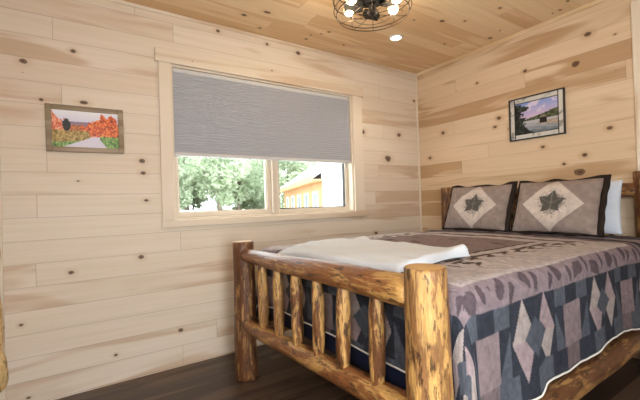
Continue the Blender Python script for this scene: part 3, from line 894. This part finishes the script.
for k in range(4):
    a = math.radians(-33.7 + 90 * k + 45 + 40)
    bm = bmesh.new()
    n = 8; top = []; 
    pts = []
    for i in range(n + 1):
        r = .055 + .115 * i / n
        w = .040 + .014 * math.sin(PI * i / n)
        pts.append(((r, -w, -.163 - .010), (r, w, -.163 + .014)))
    for dz in (0, -.003): top.append([[bm.verts.new((p[0], p[1], p[2] + dz)) for p in pr] for pr in pts])
    for i in range(n):
        for L_, fl in ((top[0], 0), (top[1], 1)):
            q_ = (L_[i][0], L_[i + 1][0], L_[i + 1][1], L_[i][1]); bm.faces.new(q_ if not fl else q_[::-1])
        for j in (0, 1):
            bm.faces.new((top[0][i][j], top[0][i + 1][j], top[1][i + 1][j], top[1][i][j]))
    for i in (0, n): bm.faces.new((top[0][i][0], top[0][i][1], top[1][i][1], top[1][i][0]))
    o = obj('fan_blade', bm, m_dk, fan); o.rotation_euler.z = a
bulb_me = None
for k, ad in enumerate((22, 155, 208, 335)):
    a = math.radians(ad - 33.7)
    sock = empty
    bm = bmesh.new(); add_lathe(bm, [(0, 0), (.016, 0), (.018, -.008), (.016, -.035), (0, -.035)], 16)
    so = obj('socket', bm, m_brass, fan, True)
    c_, s_ = math.cos(a), math.sin(a)
    so.location = (.150 * c_, .150 * s_, -.075)
    bm = bmesh.new(); add_lathe(bm, [(0.013, -.030), (.016, -.042), (.029, -.062), (.034, -.080), (.029, -.100), (.015, -.112), (0, -.115)], 20)
    bo = obj('bulb', bm, m_bulb, so, True); bo['label'] = 'glowing warm bulb'
    bm = bmesh.new(); add_tube(bm, [(.07 * c_, .07 * s_, -.09), (.15 * c_, .15 * s_, -.078)], .006, 8); obj('lamp_arm', bm, m_iron, fan, True)

m_can = emit('can_light_lens', (1.0, .93, .80), 14)
m_cant = flat('white_can_trim', (.8, .78, .74), .5, var=.03)
can = empty('recessed_downlight', (-.822, -.515, H - .0005))
tag(can, 'small white recessed downlight in the plank ceiling near the corner', 'ceiling light')
bm = bmesh.new(); add_lathe(bm, [(.040, 0), (.058, 0), (.057, -.004), (.050, -.007), (.042, -.006), (.040, 0)], 36); obj('trim_ring', bm, m_cant, can, True)
bm = bmesh.new(); add_lathe(bm, [(0, -.001), (.0415, -.001), (.0405, -.004), (0, -.0045)], 36); obj('lens', bm, m_can, can, True)

# ================================================================== LIVE-EDGE SLAB AT THE LEFT
bm = bmesh.new()
n = 46; zA, zB = .135, 1.06
Ls = []
for i in range(n + 1):
    f = i / n; z_ = zA + (zB - zA) * f
    w = .044 - .016 * f + .012 * mnoise.noise(Vector((3, 0, z_ * 5))) + .006 * mnoise.noise(Vector((7, 2, z_ * 18)))
    if f < .22: w += .016 * math.sin(PI * min(1, f / .22)) 
    if i == 0: w *= .55
    x0 = X0 + .0015
    Ls.append([bm.verts.new((x0, -.075, z_)), bm.verts.new((x0 + w * .8, -.078, z_)), bm.verts.new((x0 + w, -.060, z_)), bm.verts.new((x0 + w * .95, -.035, z_)), bm.verts.new((x0, -.026, z_))])
for A_, B_ in zip(Ls, Ls[1:]):
    for k in range(5):
        f_ = bm.faces.new((A_[k], A_[(k + 1) % 5], B_[(k + 1) % 5], B_[k]))
bm.faces.new(Ls[0][::-1]); bm.faces.new(Ls[-1])
m_slab = logmat('live_edge_log', (.74, .52, .24), (.42, .20, .06), DARKB, .60)
o = obj('log_slab', bm, m_slab, None, True)
tag(o, 'narrow bark-edged log slab upright in the corner at far left', 'log slab')

# ================================================================== OUTSIDE
m_ground = flat('pale_gravel', (.62, .60, .55), .9, .1, var=.1, scale=3)
HN = Vector((6.19, 11.04)); E1 = Vector((.354, .935)); E2 = Vector((.935, -.354))
def ss(a, b, x):
    t = max(0, min(1, (x - a) / (b - a))); return t * t * (3 - 2 * t)
def gz(x, y):
    s_ = -(Vector((x, y)) - HN).dot(E2)
    return -.5 + 1.40 * ss(1.0, 6.0, s_) * ss(6, 26, y)
bm = bmesh.new(); G = []
for i in range(61):
    G.append([bm.verts.new((-60 + 2 * i, -40 + 2 * j, gz(-60 + 2 * i, -40 + 2 * j))) for j in range(61)])
for i in range(60):
    for j in range(60): bm.faces.new((G[i][j], G[i + 1][j], G[i + 1][j + 1], G[i][j + 1]))
o = struct('ground', bm, m_ground, True)
def leafmat(name, a, b):
    s = NT(name); v3, q = s.coord(); n = s.noise(v3, 2.2, 3)
    c = s.mix(s.step(n, .35, .65), a, b)
    s.fin(c, .7, .2)
    tl = s.t.nodes.new('ShaderNodeBsdfTranslucent'); s.t.links.new(c, tl.inputs[0])
    m2 = s.t.nodes.new('ShaderNodeMixShader'); m2.inputs[0].default_value = .5
    s.t.links.new(s.b.outputs[0], m2.inputs[1]); s.t.links.new(tl.outputs[0], m2.inputs[2]); s.t.links.new(m2.outputs[0], s.out.inputs[0])
    return s.m
m_leaf = leafmat('summer_leaves', (.50, .58, .42), (.64, .70, .56))
m_bark = flat('grey_bark', (.25, .20, .16), .9)
def tree_mesh(seed, Ht, R):
    rg = random.Random(seed)
    crown = bmesh.new(); trunk = bmesh.new()
    add_tube(trunk, [(0, 0, 0), (.05, .03, Ht * .3), (-.03, .04, Ht * .6), (0, 0, Ht * .88)], [.17, .13, .09, .02], 8)
    blobs = []
    for k in range(28):
        a = rg.uniform(0, 2 * PI); zz = rg.uniform(.13, .95); rr = R * (1.05 - abs(zz - .5)) * rg.uniform(.25, .75)
        blobs.append((Vector((rr * math.cos(a), rr * math.sin(a), Ht * zz)), R * rg.uniform(.30, .48)))
        add_tube(trunk, [(0, 0, Ht * zz * .6), blobs[-1][0]], [.05, .015], 5)
    for c, br in blobs:
        for i in range(240):
            d = Vector((rg.gauss(0, 1), rg.gauss(0, 1), rg.gauss(0, .8))).normalized() * br * rg.uniform(.55, 1.05)
            p = c + d; s_ = rg.uniform(.10, .20)
            u_ = Vector((rg.gauss(0, 1), rg.gauss(0, 1), rg.gauss(0, 1))).normalized(); w_ = u_.orthogonal().normalized()
            crown.faces.new([crown.verts.new(p + u_ * s_), crown.verts.new(p + w_ * s_ * .6), crown.verts.new(p - u_ * s_), crown.verts.new(p - w_ * s_ * .6)])
    return crown, trunk
protos = []
for sd, Ht, R in ((11, 6.5, 2.2), (23, 7.5, 2.5), (37, 5.5, 2.0)):
    t = empty('leafy_tree', (0, 0, 0)); c, k = tree_mesh(sd, Ht, R)
    obj('crown', c, m_leaf, t); obj('trunk', k, m_bark, t)
    protos.append(t)
used = [False] * 3
def place_tree(i, x, y, rz, sc, label, grp):
    t = protos[i] if not used[i] else copy_tree(protos[i]); used[i] = True
    t.location = (x, y, gz(x, y) - .02); t.rotation_euler.z = rz; t.scale = (sc, sc, sc)
    tag(t, label, 'tree', grp)
LT = 'leafy green tree in the row outside, seen through the left window pane'
RT = 'leafy green tree behind the wooden house, seen through the right window pane'
for i, (x, y) in enumerate(((-4.6, 30), (-.6, 28), (3.4, 29.5), (7.2, 28.5), (-2.6, 35), (1.6, 36), (6.4, 36.5), (10.8, 33.5), (-6.5, 37), (11.0, 40.5), (4, 44), (-1, 45), (8.3, 46))):
    place_tree(i % 3, x, y, i * 1.3, 1.0 + .12 * (i % 2) + (.3 if y > 32 else 0), LT, 'trees outside the left pane')
for i, (x, y) in enumerate(((14.2, 28.8), (14.6, 36.5), (18.5, 33), (16.8, 41))):
    place_tree((i + 1) % 3, x, y, i * 2.1 + .5, 1.1 + .3 * (i > 0), RT, 'trees outside the right pane')

for i, (x, y) in enumerate(((-4.2, 40), (-1.0, 40.5), (2.2, 41.5), (7.6, 39.0), (12.4, 37.4))):
    t = copy_tree(protos[i % 3]); t.name = 'bush'; t.location = (x, y, gz(x, y) - .02); t.rotation_euler.z = i * 1.7; t.scale = (.75, .75, .42)
    tag(t, 'low green bush under the tree row outside, seen through the left window pane', 'bush', 'bushes outside the left pane')

# wooden house seen through the right pane
m_cedar = planks('cedar_siding', 0, 2, .18, 0, 3, (.55, .33, .17), (.50, .29, .14), (.42, .23, .10), (.15, .07, .03), .9, .6, .6, .3, 0, .3)
m_roofm = flat('pale_metal_roof', (.75, .76, .78), .5, .4, var=.04)
m_fascia = flat('cedar_fascia', (.60, .36, .17), .6)
m_hwin = flat('white_window_frame', (.8, .8, .8), .5, var=.03)
m_hgl = flat('house_window_glass', (.25, .30, .34), .1, .6)
house = empty('wooden_house', (HN.x, HN.y, -.5), (0, 0, math.atan2(E2.y, E2.x)))
tag(house, 'orange cedar house with pale metal roof seen through the right pane', 'house')
HW, HD, HE, HR = 6.4, 13.6, 2.72, 5.1          # width, length, eave, ridge
bm = bmesh.new(); add_box(bm, (0, 0, -.05), (HW, HD, HE)); obj('wall', bm, m_cedar, house)
bm = bmesh.new()
sec = [(-.5, HE - .02), (HW / 2, HR), (HW + .5, HE - .02), (HW + .5, HE + .12), (HW / 2, HR + .16), (-.5, HE + .12)]
a = [[bm.verts.new((x, y, z_)) for x, z_ in sec] for y in (-.06, HD + .5)]
for k in range(6): bm.faces.new((a[0][k], a[0][(k + 1) % 6], a[1][(k + 1) % 6], a[1][k]))
bm.faces.new(a[0][::-1]); bm.faces.new(a[1])
obj('roof', bm, m_roofm, house)
for y in (-.02, HD - .1):
    bm = bmesh.new(); g = [bm.verts.new((x, y + d_, z_)) for d_ in (0, .12) for x, z_ in ((0, HE), (HW, HE), (HW, HE + .31), (HW / 2, HR + .03), (0, HE + .31))]
    bm.faces.new(g[:5]); bm.faces.new(g[5:][::-1])
    for i in range(5): j = (i + 1) % 5; bm.faces.new((g[i], g[j], g[j + 5], g[i + 5]))
    obj('gable', bm, m_hwin, house)
bm = bmesh.new(); add_box(bm, (.02, -.04, -.05), (HW, -.005, HE)); o = obj('end_wall', bm, m_hwin, house); o['label'] = 'white end wall'
bm = bmesh.new(); add_box(bm, (-.55, -.5, HE - .14), (-.505, HD + .5, HE + .13)); obj('fascia', bm, m_fascia, house)
bm = bmesh.new(); add_box(bm, (-.50, -.45, HE - .09), (-.002, HD + .45, HE - .03)); obj('soffit', bm, m_fascia, house)
for k, y in enumerate((.8, 3.2, 5.6, 8.2, 10.8)):
    bm = bmesh.new()
    for (ya_, yb_, za_, zb_) in ((y, y + .12, .9, 2.2), (y + .98, y + 1.1, .9, 2.2), (y + .12, y + .98, .9, 1.02), (y + .12, y + .98, 2.08, 2.2)):
        add_box(bm, (-.05, ya_, za_), (0, yb_, zb_))
    w_ = obj('window', bm, m_hwin, house)
    bm = bmesh.new(); add_box(bm, (-.025, y + .11, 1.01), (-.004, y + .99, 2.09)); obj('pane', bm, m_hgl, w_)

# ================================================================== LIGHT
w = bpy.data.worlds.new('sky'); SC.world = w; w.use_nodes = True
nt = w.node_tree; bg = nt.nodes['Background']
tc = nt.nodes.new('ShaderNodeTexCoord'); nz = nt.nodes.new('ShaderNodeTexNoise'); nz.inputs['Scale'].default_value = 2.5; nz.inputs['Detail'].default_value = 3
mxn = nt.nodes.new('ShaderNodeMix'); mxn.data_type = 'RGBA'
mxn.inputs[6].default_value = (.86, .93, 1, 1); mxn.inputs[7].default_value = (1, 1, 1, 1)
nt.links.new(tc.outputs['Generated'], nz.inputs['Vector']); nt.links.new(nz.outputs[0], mxn.inputs[0]); nt.links.new(mxn.outputs[2], bg.inputs[0])
bg.inputs[1].default_value = 7.0

def area(name, loc, rot, sx, sy, power, col):
    d = bpy.data.lights.new(name, 'AREA'); d.shape = 'RECTANGLE'; d.size = sx; d.size_y = sy; d.energy = power; d.color = col
    o = bpy.data.objects.new(name, d); COL.objects.link(o); o.location = loc; o.rotation_euler = rot
    return o
area('added_door_fill', ((DX0 + DX1) / 2, Y0 - .03, 1.05), (math.radians(90), 0, 0), DX1 - DX0 - .16, 1.8, 42, (.96, .98, 1.0))  # added fill lamp set in the unseen door opening
area('added_window_fill', (X0 - .03, (SY0 + SY1) / 2, (SZ0 + SZ1) / 2), (0, math.radians(-90), 0), 1.1, .76, 20, (.96, .98, 1.0))  # added fill lamp set in the unseen side opening
d = bpy.data.lights.new('bulb_glow', 'POINT'); d.energy = 3.0; d.color = (1, .78, .52); d.shadow_soft_size = .03
for ad in (22, 155, 208, 335):
    a = math.radians(ad - 33.7)
    o = bpy.data.objects.new('bulb_glow', d); COL.objects.link(o); o.location = (FXc.x + .150 * math.cos(a), FXc.y + .150 * math.sin(a), H - .235)
d = bpy.data.lights.new('can_beam', 'SPOT'); d.energy = 14; d.color = (1, .88, .68); d.spot_size = math.radians(110); d.spot_blend = .6; d.shadow_soft_size = .04
o = bpy.data.objects.new('can_beam', d); COL.objects.link(o); o.location = (-.822, -.515, H - .012)

# ================================================================== CAMERA
f, yaw, pit, rol = 362.5876, 33.6577, .6152, -1.8405
ya, pi_, ro = map(math.radians, (yaw, pit, rol))
fwd = Vector((math.sin(ya) * math.cos(pi_), math.cos(ya) * math.cos(pi_), math.sin(pi_)))
r0 = Vector((math.cos(ya), -math.sin(ya), 0)); u0 = r0.cross(fwd)
rr_ = r0 * math.cos(ro) + u0 * math.sin(ro); uu_ = -r0 * math.sin(ro) + u0 * math.cos(ro)
cd = bpy.data.cameras.new('camera'); cam = bpy.data.objects.new('camera', cd); COL.objects.link(cam)
cd.sensor_width = 36; cd.sensor_fit = 'HORIZONTAL'; cd.lens = f * 36 / 640; cd.clip_start = .02; cd.clip_end = 300
Mx = Matrix((rr_, uu_, -fwd)).transposed().to_4x4(); Mx.translation = (-3.0371, -2.6292, 1.0836)
cam.matrix_world = Mx
SC.camera = cam
vs_ = SC.view_settings
SC.display_settings.display_device = 'sRGB'
vs_.view_transform = 'Standard'; vs_.look = 'None'; vs_.gamma = 1; vs_.use_curve_mapping = False; vs_.exposure = -0.06
